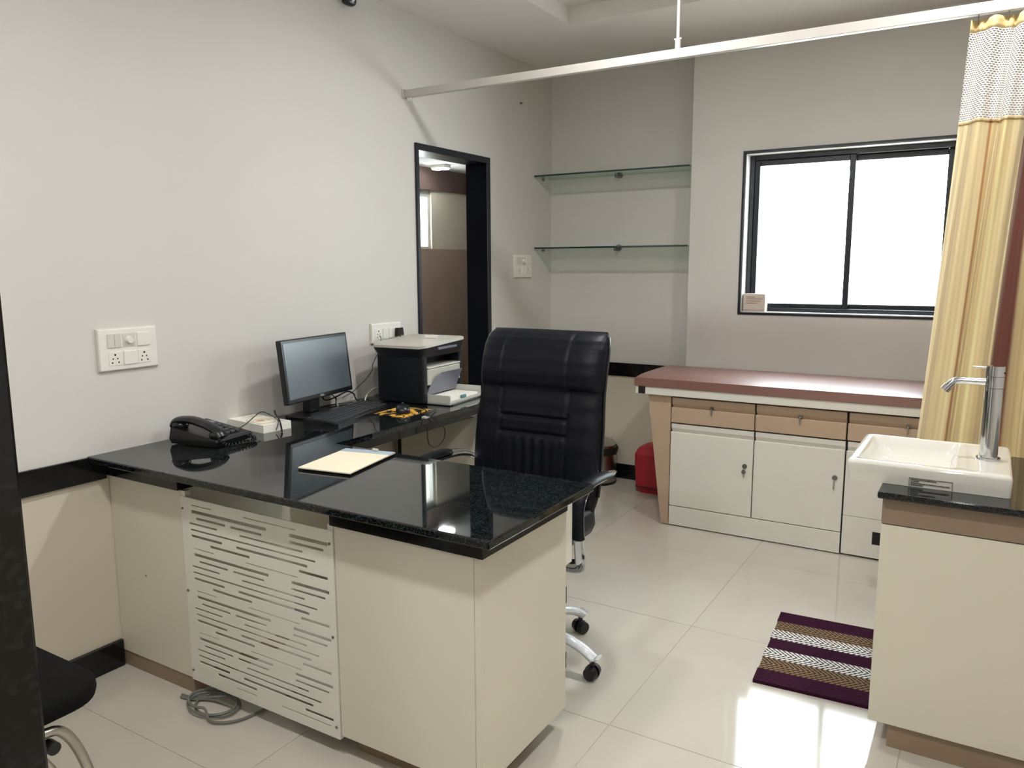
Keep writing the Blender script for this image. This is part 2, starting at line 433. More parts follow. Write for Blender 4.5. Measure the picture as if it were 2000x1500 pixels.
# ---- window in the back wall
wn = B()
wd = .012
for q in ((WX0-wd, WX0, WZ0-wd, WZ1+wd), (WX1, WX1+wd, WZ0-wd, WZ1+wd), (WX0, WX1, WZ0-wd, WZ0), (WX0, WX1, WZ1, WZ1+wd)):
    wn.box(q[0], q[1], YW-.006, YW+.03, q[2], q[3])
win = struct(wn, 'window_1', 'window_black')
rv = B()
rv.box(WX0, WX0+.004, YW+.01, YW+.12, WZ0, WZ1); rv.box(WX1-.004, WX1, YW+.01, YW+.12, WZ0, WZ1)
rv.box(WX0, WX1, YW+.01, YW+.12, WZ0, WZ0+.004); rv.box(WX0, WX1, YW+.01, YW+.12, WZ1-.004, WZ1)
rv.build('reveal', 'reveal_paint', win)
fr = B(); fy0, fy1 = YW+.085, YW+.16
fr.box(WX0+.004, WX0+.03, fy0, fy1, WZ0+.004, WZ1-.004, bev=.003); fr.box(WX1-.03, WX1-.004, fy0, fy1, WZ0+.004, WZ1-.004, bev=.003)
fr.box(WX0+.03, WX1-.03, fy0, fy1, WZ0+.004, WZ0+.026, bev=.003); fr.box(WX0+.03, WX1-.03, fy0, fy1, WZ1-.032, WZ1-.004, bev=.003)
fr.box(WX0+.03, WX1-.03, fy0+.034, fy0+.040, WZ0+.026, WZ0+.034)
fr.build('outer_frame', 'window_black', win)
xm = 1.845
def sash(x0, x1, y0, st, name):
    b = B(); y1 = y0+.024
    b.box(x0, x0+st[0], y0, y1, WZ0+.026, WZ1-.032, bev=.003); b.box(x1-st[1], x1, y0, y1, WZ0+.026, WZ1-.032, bev=.003)
    b.box(x0+st[0], x1-st[1], y0, y1, WZ0+.026, WZ0+.05, bev=.003); b.box(x0+st[0], x1-st[1], y0, y1, WZ1-.062, WZ1-.032, bev=.003)
    s = b.build('sash', 'window_black', win)
    B().box(x0+st[0], x1-st[1], y0+.010, y0+.014, WZ0+.05, WZ1-.062).build('pane', 'window_glass', s)
    return s
s1 = sash(WX0+.03, xm+.012, fy0+.006, (.028, .030), 'a'); s2 = sash(xm-.018, WX1-.03, fy0+.044, (.030, .028), 'b')
B().box(xm-.014, xm-.002, fy0-.004, fy0+.008, WZ1-.16, WZ1-.11, bev=.003).build('latch', 'window_black', s1)

# ---- ceiling downlights (round recessed LED lamps in the tray, above and behind the view; the passage one is added fill)
def downlight(x, y, where, z=HT, watts=LAMP_W):
    t = thing('ceiling_downlight', 'round recessed white ceiling downlight '+where, 'lamp', (x, y, z), 0, 'ceiling downlights')
    n = 28; loops = []
    for r, z in ((.105, 0), (.105, -.008), (.085, -.010), (.082, -.002)):
        loops.append([(r*math.cos(2*PI*k/n), r*math.sin(2*PI*k/n), z) for k in range(n)])
    B().loft(loops, cap=False).build('rim', 'metal_white', t)
    B().cyl((0, 0, -.004), (0, 0, -.001), .082, 28).build('diffuser', 'lamp_diffuser', t)
    ld = bpy.data.lights.new('downlight_lamp', 'AREA'); ld.shape = 'DISK'; ld.size = .16; ld.energy = watts; ld.color = LAMP_COL
    ld.spread = math.radians(172)
    lo = bpy.data.objects.new('downlight_lamp', ld); COL.objects.link(lo); lo.parent = t; lo.location = (0, 0, -.012)
downlight(1.30, 2.66, 'above the office chair'); downlight(2.45, 2.66, 'above the wash basin tap')
downlight(1.25, .64, 'in front of the desk', H); downlight(2.45, .64, 'between counter and entrance', H)
downlight(2.45, -.75, 'added as unseen fill in the passage behind the entrance', H, PASSAGE_FILL_W)

# ------------------------------------------------------------------ desk
CY = 1.487; CYB = 1.925
ZT, ZB = .76, .686
# worktop: one continuous L of granite
wt = thing('desk_worktop', 'glossy black granite L-shaped worktop on the cream desk cabinets', 'worktop', (0, 1.418, 0))
def Lpoly(o):   # o = inset from the edges
    return [(.001, 0+o), (1.58-o, 0+o), (1.58-o, .551-o), (.572-o, .551-o), (.572-o, 1.66-o), (.001, 1.66-o)]
B().prism(Lpoly(0), .738, ZT, bev=.004).build('slab', 'black_granite', wt)
o_ = .056
bp = [(.001, o_), (.386, o_), (.386, .16), (1.031, .16), (1.031, o_), (1.58-o_, o_), (1.58-o_, .551-o_), (.572-o_, .551-o_), (.572-o_, 1.66-o_), (.001, 1.66-o_)]
B().prism(bp, ZB+.001, .738).build('edge_build_up', 'dark_granite', wt)
# left cabinet
cab = thing('desk_cabinet', 'narrow cream desk cabinet against the wall under the granite worktop', 'cabinet', (0, CY, 0))
b = B(); b.box(.002, .385, .018, CYB-CY, .058, ZB); b.build('carcass', 'cream_laminate', cab)
B().box(.002, .384, 0, .018, .056, ZB-.001, bev=.001, seg=1).build('front_panel', 'cream_laminate', cab)
B().box(.002, .382, .004, CYB-CY-.03, 0, .056).build('kickboard', 'kick_brown', cab)
B().cyl((.17, -.0015, .36), (.17, .001, .36), .004, 10).build('screw', 'kick_brown', cab)
# right cabinet (pedestal) with drawers on the chair's side
cab = thing('drawer_pedestal', 'wide cream desk pedestal at the corner with drawers on the chair side', 'cabinet', (0, CY, 0))
dp = CYB-CY
B().box(1.035, 1.503, .018, dp, .068, ZB).build('carcass', 'cream_laminate', cab)
B().box(1.033, 1.489, 0, .018, .066, ZB-.001, bev=.001, seg=1).build('front_panel', 'cream_laminate', cab)
B().box(1.490, 1.508, 0, dp+.012, .068, ZB-.001, bev=.001, seg=1).build('side_panel', 'cream_laminate', cab)
B().box(1.05, 1.458, .05, dp-.065, 0, .068).build('kickboard', 'kick_brown', cab)
for z0, z1, h in ((.505, .685, .047), (.30, .485, .004), (.072, .28, .004)):
    d = B().box(1.04, 1.500, dp+.013, dp+.018+h, z0, z1, bev=.002).build('drawer', 'metal_white', cab)
    if h < .01: B().box(1.10, 1.502, dp+.022, dp+.028, z1-.095, z1-.045).build('recess_shade', 'dark_gap', d)  # dark block on the flat front, painted shade of a hand recess
B().box(1.04, 1.50, dp+.013, dp+.02, .486, .504).build('gap', 'dark_gap', cab)
# perforated white sheet between the cabinets
js = thing('perforated_screen', 'white laser-cut metal privacy screen with horizontal slots below the desk', 'screen', (0, CY-.004, 0))
JX0, JX1, JZ0, JZ1 = .386, 1.031, .055, .668
rows = [([(.436,.770),(.864,1.011)], .0105), ([(.458,.591),(.615,.750),(.862,.995)], .0075), ([(.423,.552),(.653,.914)], .0066),
        ([(.426,.962)], .0066), ([(.428,.571),(.634,.930)], .0092), ([(.515,.692),(.896,1.007)], .0092), ([(.437,.531),(.675,.890)], .0034)]
slots = []     # (z centre, half height, spans)
z = .6465; k = 6
while z > .072:
    sp, h = rows[k % 7]; slots.append((z, h*.5, sp)); z -= .02; k += 1
slots[-1] = (slots[-1][0], slots[-1][1], [(.60,.69),(.80,1.0)])
b = B(); zt = JZ1; y0, y1 = 0, .003
for zc, hh, sp in slots:
    b.box(JX0, JX1, y0, y1, zc+hh, zt)
    xs = JX0
    for a, c in sp:
        b.box(xs, a, y0, y1, zc-hh, zc+hh); xs = c
    b.box(xs, JX1, y0, y1, zc-hh, zc+hh)
    zt = zc-hh
b.box(JX0, JX1, y0, y1, JZ0, zt)
b.build('sheet', 'white_sheet', js, auto=20)
for xx in (JX0+.008, JX1-.012):
    for zz in (.63, .36, .09):
        B().cyl((xx, -.0025, zz), (xx, .0005, zz), .004, 10).build('screw', 'hook_steel', js)
B().box(JX0, JX0+.02, .003, .023, JZ0, ZB-.001).build('batten', 'white_sheet', js)
B().box(JX1-.02, JX1, .003, .023, JZ0, ZB-.001).build('batten', 'white_sheet', js)
# cabinet at the far end of the return
cab = thing('end_cabinet', 'grey-cream end cabinet under the printer end of the worktop', 'cabinet', (0, 2.94, 0))
B().box(.075, .53, 0, .12, .002, ZB).build('panel', 'cream_laminate', cab)
B().box(.045, .075, .01, .12, .002, ZB).build('gap_shade', 'dark_gap', cab)  # solid dark strip in place of the shade beside the panel
B().box(.53, .548, -.006, .13, .002, ZB-.001, bev=.001, seg=1).build('front_edge', 'metal_white', cab)
B().box(.08, .53, .02, .11, 0, .002).build('foot', 'kick_brown', cab)

# ------------------------------------------------------------------ executive chair (faces -y, towards the desk)
def office_chair():
    t = thing('office_chair', 'high-backed black leather office chair with chrome arms behind the desk', 'chair', (1.105, 2.27, 0), 0)
    # back: stations of height, centre y, half width, thickness
    st = [(.47,.185,.22,.05),(.50,.19,.248,.085),(.56,.198,.262,.10),(.63,.206,.266,.108),(.72,.216,.266,.112),(.80,.228,.265,.11),(.87,.240,.260,.105),
          (.925,.251,.257,.10),(.945,.255,.257,.112),(.985,.264,.257,.128),(1.03,.275,.257,.132),(1.075,.287,.256,.122),(1.105,.296,.253,.10),(1.125,.303,.247,.07),(1.138,.309,.236,.025)]
    def interp(z):
        for a, c in zip(st, st[1:]):
            if a[0] <= z <= c[0]:
                f = (z-a[0])/(c[0]-a[0]); f = f*f*(3-2*f)*.5+f*.5
                return [a[i]+(c[i]-a[i])*f for i in range(1, 4)]
        return list(st[-1][1:])
    def front(px, y, hw, th): return y-th/2*max(0, 1-(abs(px)/hw)**7)**.5-.10*th*(px/hw)**2
    def dent(px, z):
        d = 0; g = lambda v, w: math.exp(-(v/w)**2)
        ax = abs(px)
        if z < .932: d += .007*g(ax-.138, .006)
        if ax < .138:
            d += .008*g(z-.825, .006)+.009*g(z-.765, .007)
            if z > .835: d -= .004
            if z < .758: d += .006*math.cos(px*2*PI/.040)*min(1, (.758-z)/.025)*(1-ax/.16)
        return d
    def ring(z, y, hw, th, dented, nf=72, nb=18):
        pts = []
        for k in range(nf+1):
            px = hw*math.sin(PI/2*(2*k/nf-1)*.999) if False else hw*(2*k/nf-1)
            py = front(px, y, hw, th)
            if dented: py += dent(px, z)
            pts.append((px, py, z))
        for k in range(1, nb):
            px = hw*(1-2*k/nb); pts.append((px, y+th/2*max(0, 1-(abs(px)/hw)**5)**.5-.10*th*(px/hw)**2, z))
        return pts
    loops = []
    N = 90
    for i in range(N+1):
        z = st[0][0]+(.940-st[0][0])*i/N; loops.append(ring(z, *interp(z), True))
    bk = B().loft(loops).build('backrest', 'black_leather', t, auto=80)
    loops = []; zz = [.932+(1.138-.932)*i/40 for i in range(41)]
    def hpar(z):
        y, hw, th = interp(z); s = 1.0
        if z < .950: s = .93+.13*((z-.932)/.018)**.5
        else: s = 1.06
        return y-.004, hw*1.008, th*s
    for z in zz:
        y, hw, th = hpar(z); lp = ring(z, y, hw, th, False)
        loops.append([(px, py+.006*math.exp(-((abs(px+.007)-.135)/.005)**2)*(py < y), pz) for px, py, pz in lp])
    hd = B().loft(loops).build('headrest_pad', 'black_leather', bk, auto=80)
    pts = []
    for i in range(18):
        z = .56+(1.12-.56)*i/17; y, hw, th = interp(z); pts.append((hw+.0005, y-.012, z))
    B().tube(pts, .005, 6).build('piping', 'satin_black', bk)
    # seat
    loops = []
    for f, z, s in ((0, .425, .80), (1, .432, .96), (2, .46, 1.0), (3, .495, .99), (4, .52, .95), (5, .53, .80), (6, .533, .4)):
        lp = []
        for (px, py, pz) in rrect(-.255*s, .255*s, -.245*s, .235*s, .07*s, z):
            lp.append((px, py-.0, pz-.03*max(0, (-py-.15)/.1)*(z > .45)))
        loops.append(lp)
    B().loft(loops).build('seat', 'black_leather', t, auto=60)
    B().box(-.19, .19, -.19, .17, .395, .428, bev=.01).build('seat_pan', 'black_plastic', t)
    B().box(-.03, .03, .16, .215, .40, .56, bev=.01).build('back_bracket', 'black_plastic', t)
    # arms
    for s in (-1, 1):
        ax = .315*s
        path = [(ax*.80, .21, .625), (ax*.93, .20, .648), (ax*1.02, .15, .660), (ax*1.05, .06, .664), (ax*1.05, -.03, .662), (ax*1.05, -.085, .640), (ax*1.05, -.105, .59), (ax*1.05, -.10, .50), (ax*1.04, -.085, .43), (ax*1.0, -.075, .405), (ax*.85, -.07, .397), (ax*.55, -.06, .397)]
        arm = B().tube(path, .02, 10, flat=(.024, .009)).build('armrest', 'chrome', t)
        pad = [(ax*1.05, .10, .672), (ax*1.05, .03, .677), (ax*1.05, -.04, .675), (ax*1.05, -.100, .655), (ax*1.05, -.124, .60), (ax*1.05, -.122, .53), (ax*1.05, -.114, .515)]
        B().tube(pad, .02, 12, flat=(.026, .013)).build('arm_pad', 'black_leather', arm)
        B().tube([(ax*1.05, -.1085, .512), (ax*1.045, -.10, .47), (ax*1.035, -.088, .43)], .02, 10, flat=(.026, .012)).build('plastic_sleeve', 'plastic_wrap', arm)
    # column and base
    bx, by = .062, -.020
    B().cyl((bx, by, .12), (bx, by, .40), .028, 20).cyl((bx, by, .10), (bx, by, .24), .036, 20).build('gas_lift', 'black_plastic', t)
    B().cyl((bx, by, .085), (bx, by, .135), .05, 20).build('hub', 'plastic_wrap', t)
    for i in range(5):
        a = math.radians(-3+72*i); ca, sa = math.cos(a), math.sin(a); R = .293
        def pt(r, z): return (bx+ca*r, by+sa*r, z)
        pts = [pt(.03, .112), pt(.10, .122), pt(.18, .118), pt(.25, .098), pt(.295, .072)]
        leg = B().tube(pts, .02, 10, flat=(.021, .016)).build('base_leg', 'plastic_wrap', t)
        B().tube([pt(.27, .093), pt(.298, .076), pt(.312, .084)], .02, 8, flat=(.023, .006)).build('wrap_end', 'plastic_wrap', leg)
        cx, cy, _ = pt(R-.005, 0)
        cs = B(); px, py = -sa, ca
        for sd in (-1, 1):
            cs.cyl((cx+px*sd*.006, cy+py*sd*.006, .0255), (cx+px*sd*.026, cy+py*sd*.026, .0255), .0255, 20, r2=.021)
        cs.cyl((cx, cy, .03), (cx, cy, .075), .009, 10)
        cs.build('caster', 'black_plastic', t)
office_chair()

# ------------------------------------------------------------------ visitor chair, partly behind the jamb
def visitor_chair():
    t = thing('visitor_chair', 'black upholstered visitor chair with bent chrome tube frame behind the doorway jamb', 'chair', (.665, .69, 0))
    loops = []
    for z, s in ((.425, .93), (.43, .985), (.445, 1), (.462, .99), (.47, .95), (.473, .6)):
        loops.append(rrect(-.235*s, .222*s, -.235*s, .24*s, .085*s, z, 7))
    B().loft(loops).build('seat', 'black_fabric', t, auto=60)
    loops = []
    for z, s in ((.56, .9), (.58, 1), (.78, 1), (.82, .97), (.84, .85)):
        loops.append([(p[0], p[1], z) for p in rrect(-.22*s, .22*s, -.285-.05*(z-.56), -.255-.05*(z-.56), .014, z, 3)])
    B().loft(loops).build('backrest', 'black_fabric', t, auto=60)
    for s in (-1, 1):
        xx = .205*s
        pts = [(xx, -.29, .80), (xx, -.27, .60), (xx, -.25, .44), (xx, -.20, .412), (xx, -.02, .408), (xx, .085, .406), (xx, .135, .385), (xx+.02*s, .165, .30), (xx+.03*s, .20, .10), (xx+.03*s, .20, .025), (xx+.03*s, .16, .012), (xx+.03*s, -.2, .012)]
        fr = B().tube(pts, .011, 10).build('frame_tube', 'brushed_steel', t)
        B().tube([(xx, -.03, .406), (xx+.012*s, .08, .36), (xx+.03*s, .155, .12), (xx+.03*s, .13, .02)], .008, 10).build('brace', 'brushed_steel', t)
        B().cyl((xx-.012, .105, .37), (xx+.016, .105, .37), .014, 14).build('knob', 'black_plastic', fr)
    B().cyl((-.205, -.02, .408), (.205, -.02, .408), .009, 10).cyl((-.205, -.20, .412), (.205, -.20, .412), .009, 10).build('cross_tube', 'brushed_steel', t)
visitor_chair()

# dark granite jamb of the entrance, next to the camera
jb = B(); jb.box(1.70, 1.884, .085, .30, 0, 2.25, bev=.003)
struct(jb, 'door_2', 'dark_granite')

# ------------------------------------------------------------------ monitor
def monitor():
    ang = 1.716-PI/2            # local: screen faces +x, width along y
    t = thing('computer_monitor', 'black flat computer monitor switched off on the granite desk', 'monitor', (.134, 2.336, ZT), ang)
    tl = Matrix.Translation((0, 0, .203)) @ Matrix.Rotation(-.105, 4, 'Y')
    w, h = .441, .256
    B().box(-.014, .010, -w/2, w/2, -h/2, h/2, bev=.005, seg=3).xf(tl).build('casing', 'satin_black', t)
    B().box(-.045, -.012, -w*.36, w*.36, -h*.34, h*.34, bev=.012).xf(tl).build('back_cover', 'black_plastic', t)
    B().box(.0098, .0112, -w/2+.014, w/2-.014, -h/2+.019, h/2-.015).xf(tl).build('screen', 'screen_glass', t)
    B().box(-.055, -.018, -.035, .035, .012, .16, bev=.006).build('neck', 'black_plastic', t)
    B().box(-.085, .030, -.115, .105, 0, .012, bev=.005).build('base', 'satin_black', t)
    cu = bpy.data.curves.new('logo', 'FONT'); cu.body = 'DELL'; cu.size = .013; cu.extrude = .0003; cu.align_x = 'CENTER'; cu.align_y = 'CENTER'
    to = bpy.data.objects.new('logo_tmp', cu); COL.objects.link(to)
    dg = bpy.context.evaluated_depsgraph_get(); me = bpy.data.meshes.new_from_object(to.evaluated_get(dg)); bpy.data.objects.remove(to)
    me.transform(tl @ Matrix.Translation((.0105, 0, -h/2+.0095)) @ Matrix.Rotation(PI/2, 4, 'Z') @ Matrix.Rotation(PI/2, 4, 'X'))
    me.materials.append(MATS['grey_plastic']); lo = bpy.data.objects.new('logo', me); COL.objects.link(lo); lo.parent = t
monitor()

# ------------------------------------------------------------------ keyboard, mouse, mouse pad
def keyboard():
    # corners: front edge x~.36, long side along y
    ang = math.atan2(2.585-2.157, .286-.387)-PI/2
    t = thing('keyboard', 'black full-size computer keyboard in front of the monitor', 'keyboard', (.258, 2.388, ZT), ang)
    W2, L2 = .078, .222
    b = B(); b.loft([[(-W2, -L2, 0), (W2, -L2, 0), (W2, L2, 0), (-W2, L2, 0)], [(-W2, -L2, .022), (W2, -L2, .010), (W2, L2, .010), (-W2, L2, .022)]])
    b.build('body', 'black_plastic', t)
    kb = B(); rows = 6
    for r in range(rows):
        x0 = -W2+.012+r*.0212; zc = .022-(x0+.009+W2)/(2*W2)*.012
        y = -L2+.010
        blocks = [(0, 15), (15.35, 3), (18.7, 4)]
        for s, n in blocks:
            i = 0
            while i < n:
                wk = 1
                if r == 5 and s == 0 and i == 4: wk = 6
                yy = -L2+.010+(s+i)*.01905
                if yy+.0165 < L2-.004: kb.box(x0, x0+.0175, yy, yy+.0165+.01905*(wk-1), zc, zc+.006)
                i += wk
    o = kb.build('keys', 'key_black', t, auto=20); o['kind'] = 'stuff'
keyboard()
t = thing('mouse_pad', 'orange and brown patterned mouse pad next to the keyboard', 'mouse pad', (.405, 2.552, ZT), math.radians(3))
B().box(-.085, .078, -.092, .105, .0, .003, bev=.001, seg=1).build('pad', 'mousepad_print', t)
t = thing('computer_mouse', 'small black wired mouse on the orange mouse pad', 'mouse', (.415, 2.545, ZT+.003), math.radians(40))
loops = [rrect(-.03*s, .03*s, -.052*s, .052*s, .026*s, z, 5) for z, s in ((0, .94), (.008, 1), (.02, .94), (.03, .75), (.035, .4))]
B().loft(loops).build('shell', 'satin_black', t, auto=60)
B().cyl((-.004, .03, .029), (.004, .03, .029), .009, 12).build('wheel', 'key_black', t)
o = B().tube([(.43, 2.60, .77), (.46, 2.63, .767), (.50, 2.60, .765), (.535, 2.545, .766), (.572, 2.525, .768), (.590, 2.545, .745), (.592, 2.590, .712), (.592, 2.602, .685), (.592, 2.585, .653), (.592, 2.540, .636), (.592, 2.495, .652), (.590, 2.483, .70), (.590, 2.495, .745), (.583, 2.508, .768), (.565, 2.515, .770), (.50, 2.66, .766)], .0022, 6).build('mouse_cable', 'black_plastic')
tag(o, 'thin black mouse cable looping down over the worktop edge', 'cable')
o = B().box(.556, .580, 2.490, 2.512, ZT, ZT+.008, bev=.002).build('cable_clip', 'pale_grey')
tag(o, 'small pale clip holding the cable at the worktop edge', 'clip')

# ------------------------------------------------------------------ printer
def printer():
    t = thing('laser_printer', 'dark grey and beige multifunction laser printer at the far end of the desk', 'printer', (.13, 2.715, ZT), math.radians(4))
    D, Wd = .255, .335
    b = B()
    b.loft([rrect(0, D, 0, Wd, .02, .002, 4), rrect(0, D, 0, Wd, .02, .21, 4), rrect(-.012, D+.006, -.004, Wd+.004, .02, .228, 4)])
    # body as shell pieces so that the front opening is real
    b.bm.free(); b = B()
    b.box(0, D*.62, .029, Wd-.027, .004, .225)
    b.box(0, D, 0, .030, .004, .225, bev=.007); b.box(0, D, Wd-.028, Wd, .004, .225, bev=.007)
    b.box(D*.60, D, .028, Wd-.026, .216, .225, bev=.003)
    b.build('body', 'navy_plastic', t)
    # flared scanner deck with wavy lid
    n = 10
    def deck(z, e, wav=0):
        lp = rrect(-.020-e, D+.012+e, -.012-e, Wd+.012+e, .03, z, 6)
        return [(x, y, zz+wav*(-.012*math.sin(PI*max(0, min(1, (x+.02)/(D+.03)))) + .014*(y/Wd))) for x, y, zz in lp]
    B().loft([rrect(-.0, D+.002, -.002, Wd+.002, .025, .212, 6), deck(.246, 0, 1), deck(.256, .001, 1)]).build('scanner_deck', 'navy_plastic', t)
    B().loft([deck(.2565, .002, 1), deck(.268, .001, 1), deck(.274, -.008, 1)]).build('scanner_lid', 'grey_plastic', t, auto=30)
    B().box(D+.006, D+.016, .10, .26, .240, .252, bev=.002).build('control_panel', 'smoke_plastic', t)
    B().box(D*.60, D*.66, .030, Wd-.028, .06, .214).build('output_well', 'dark_gap', t)
    B().box(D*.62, D+.004, .030, Wd-.028, .160, .167, bev=.002).build('output_shelf', 'pale_grey', t)
    B().box(D*.66, D+.002, .030, Wd-.028, .085, .158, bev=.004).build('front_door', 'grey_plastic', t)
    # smoked flap leaning over the tray
    m = Matrix.Translation((D+.012, 0, .118)) @ Matrix.Rotation(math.radians(22), 4, 'Y')
    fl = B(); poly = [(.045, -.085), (.29, -.085), (.29, .02), (.12, .02), (.075, .0), (.045, -.05)]
    vs = []
    fl.loft([[(0, y, z) for y, z in poly], [(.004, y, z) for y, z in poly]])
    fl.xf(m).build('smoked_flap', 'smoke_plastic', t)
    tr = B(); tx0, tx1, ty0, ty1 = D*.66, D+.115, .030, Wd-.030
    tr.box(tx0, tx1, ty0, ty1, .004, .010); tr.box(tx0, tx1, ty0, ty0+.006, .004, .046); tr.box(tx0, tx1, ty1-.006, ty1, .004, .056)
    tr.box(tx1-.006, tx1, ty0+.006, ty1-.006, .004, .022)
    tr.build('paper_tray', 'pale_grey', t)
    B().box(tx0+.004, tx1-.008, ty0+.020, ty1-.016, .010, .030).build('paper_stack', 'paper', t)
    B().box(tx1-.008, tx1+.002, .13, .17, .022, .036, bev=.002).build('paper_stop', 'label_teal', t)
    B().box(tx1-.03, tx1+.004, ty0+.02, ty1-.02, .0, .004).build('tray_foot', 'black_plastic', t)
printer()
t = thing('card_holder', 'small white plastic holder lying on the printer lid', 'holder', (.262, 2.955, ZT+.2815), math.radians(25))
b = B(); b.box(-.028, .028, -.018, -.012, 0, .010); b.box(-.028, .028, .012, .018, 0, .010); b.box(-.028, -.022, -.012, .012, 0, .010); b.box(.022, .028, -.012, .012, 0, .010)
b.build('rim', 'switch_white', t)
B().box(-.022, .022, -.012, .012, 0, .003).build('plate', 'grey_inside', t)

# ------------------------------------------------------------------ telephone
def telephone():
    t = thing('desk_telephone', 'black corded desk telephone near the wall', 'telephone', (.170, 1.775, ZT), math.radians(9))
    # local: x towards the user, y along width
    lo = [(-.10, -.085), (.10, -.085), (.10, .085), (-.10, .085)]
    b = B(); b.loft([[(x, y, .004) for x, y in lo], [(x, y, .022) for x, y in [(-.105, -.09), (.105, -.09), (.105, .09), (-.105, .09)]],
                     [(-.10, -.085, .062), (.10, -.085, .030), (.10, .085, .030), (-.10, .085, .062)]])
    b.build('base', 'black_plastic', t)
    hs = [(-.110, -.055, .060), (-.092, -.055, .080), (-.03, -.055, .086), (.04, -.055, .072), (.088, -.055, .052), (.104, -.055, .036)]
    B().tube(hs, .02, 12, flat=(.024, .014)).build('handset', 'satin_black', t)
    B().sph((-.085, -.055, .066), .03, (1, .95, .6)).build('earpiece', 'satin_black', t)
    B().sph((.082, -.055, .042), .03, (1, .95, .6)).build('mouthpiece', 'satin_black', t)
    kb = B()
    for i in range(4):
        for j in range(3):
            x = -.01+i*.026; y = .0+j*.026; z = .0625-(x+.10)/.20*.032
            kb.box(x-.009, x+.009, y-.010, y+.010, z-.002, z+.006, bev=.002)
    o = kb.build('keypad', 'key_black', t); o['kind'] = 'stuff'
    B().box(-.085, -.04, -.005, .07, .053, .059).build('display', 'smoke_plastic', t)
    pts = []; path = catmull([Vector(p) for p in ((.100, -.07, .03), (.128, -.065, .012), (.150, -.02, .011), (.150, .045, .011), (.125, .075, .012), (.095, .06, .018))], 24)
    n = len(path)
    for i, p in enumerate(path):
        a = i*1.15; tn = (path[min(i+1, n-1)]-path[max(i-1, 0)]).normalized(); u = tn.cross(Vector((0, 0, 1))).normalized(); wv = u.cross(tn)
        pts.append(p+(u*math.cos(a)+wv*math.sin(a))*.0055)
    B().tube(pts, .0022, 5, smooth=False).build('coiled_cord', 'black_plastic', t, auto=80)
telephone()

# white open box with a ring-shaped roll inside
t = thing('cable_box', 'shallow white cardboard box with a rolled cable, beside the telephone', 'box', (.118, 2.035, ZT), math.radians(-6))
b = B(); b.box(-.115, .115, -.062, .062, 0, .006); b.box(-.115, .115, -.062, -.058, .006, .030); b.box(-.115, .115, .058, .062, .006, .030); b.box(-.115, -.111, -.058, .058, .006, .030); b.box(.111, .115, -.058, .058, .006, .030)
b.box(-.111, .111, -.058, .058, .006, .022)
b.build('tray', 'paper', t)
ring = [(.052*math.cos(2*PI*k/20)+.01, .046*math.sin(2*PI*k/20), .027) for k in range(20)]
B().tube(ring, .007, 8, smooth=False, closed=True).build('roll', 'cable_white', t)
B().cyl((.01, 0, .022), (.01, 0, .026), .016, 16).build('label', 'orange_ink', t)

# file folder with cream paper
t = thing('paper_folder', 'cream paper pad in a clear folder lying on the granite desk', 'folder', (0, 0, ZT))
def quad(pts, z0, z1): return [[(x, y, z0) for x, y in pts], [(x, y, z1) for x, y in pts]]
Q = [(.735, 1.648), (.922, 1.676), (.868, 1.948), (.688, 1.908)]
B().loft(quad([(.728, 1.655), (.912, 1.684), (.872, 1.95), (.690, 1.912)], .001, .006)).build('folder_shadow', 'black_plastic', t)  # black sheet drawn as the shadow beneath the clear folder
B().loft(quad(Q, .006, .0095)).build('paper_pad', 'cream_paper', t)
def mixp(a, c, f): return (a[0]+(c[0]-a[0])*f, a[1]+(c[1]-a[1])*f)
B().loft(quad([mixp(Q[0], Q[3], .86), mixp(Q[1], Q[2], .86), Q[2], Q[3]], .0096, .0104)).build('clear_strip', 'pale_blue', t)
B().box(.790, .812, 1.922, 1.932, .0104, .018, bev=.002).build('clip', 'pale_grey', t)

# ------------------------------------------------------------------ wall switch boards (on the left wall, x = 0)
def switchboard(y0, y1, z0, z1, cells, label, group='modular switch boards'):
    t = thing('switch_board', label, 'switch board', (0, (y0+y1)/2, (z0+z1)/2))
    hw, hh = (y1-y0)/2, (z1-z0)/2
    B().box(.0, .006, -hw, hw, -hh, hh, bev=.002).build('mounting_plate', 'switch_grey', t)
    B().box(.004, .013, -hw+.003, hw-.003, -hh+.003, hh-.003, bev=.004, seg=3).build('cover_plate', 'switch_white', t)
    for (cy, cz, w, h, kind) in cells:
        if kind == 'switch2':
            for s in (-1, 1):
                B().box(.012, .0165, cy+s*w/4-w/4+.0006, cy+s*w/4+w/4-.0006, cz-h/2, cz+h/2, bev=.001).build('rocker', 'switch_grey', t)
        elif kind == 'switch':
            B().box(.012, .0175, cy-w/2, cy+w/2, cz-h/2, cz+h/2, bev=.0015).build('rocker', 'switch_white', t)
        elif kind == 'knob':
            r = B().box(.012, .0145, cy-w/2, cy+w/2, cz-h/2, cz+h/2, bev=.001).build('regulator', 'switch_grey', t)
            B().cyl((.0145, cy, cz), (.026, cy, cz), .013, 18, r2=.011).build('knob', 'switch_white', r)
        else:
            s_ = B().box(.012, .0145, cy-w/2, cy+w/2, cz-h/2, cz+h/2, bev=.001).build('socket', 'switch_white', t)
            b = B()
            q = w*.25
            for dy, dz, r in ((0, h*.28, .0036), (-q*.7, 0, .0026), (q*.7, 0, .0026), (-q, -h*.28, .0028), (q, -h*.28, .0028)):
                b.cyl((.0143, cy+dy, cz+dz), (.0150, cy+dy, cz+dz), r, 10)
            b.build('pin_holes', 'dark_gap', s_)
    return t
m3 = [(-.053, .030, .048, .046, 'switch2'), (0, .030, .046, .046, 'knob'), (.053, .030, .046, .046, 'switch'),
      (-.053, -.030, .046, .046, 'socket'), (0, -.030, .046, .046, 'switch'), (.053, -.030, .046, .046, 'socket')]
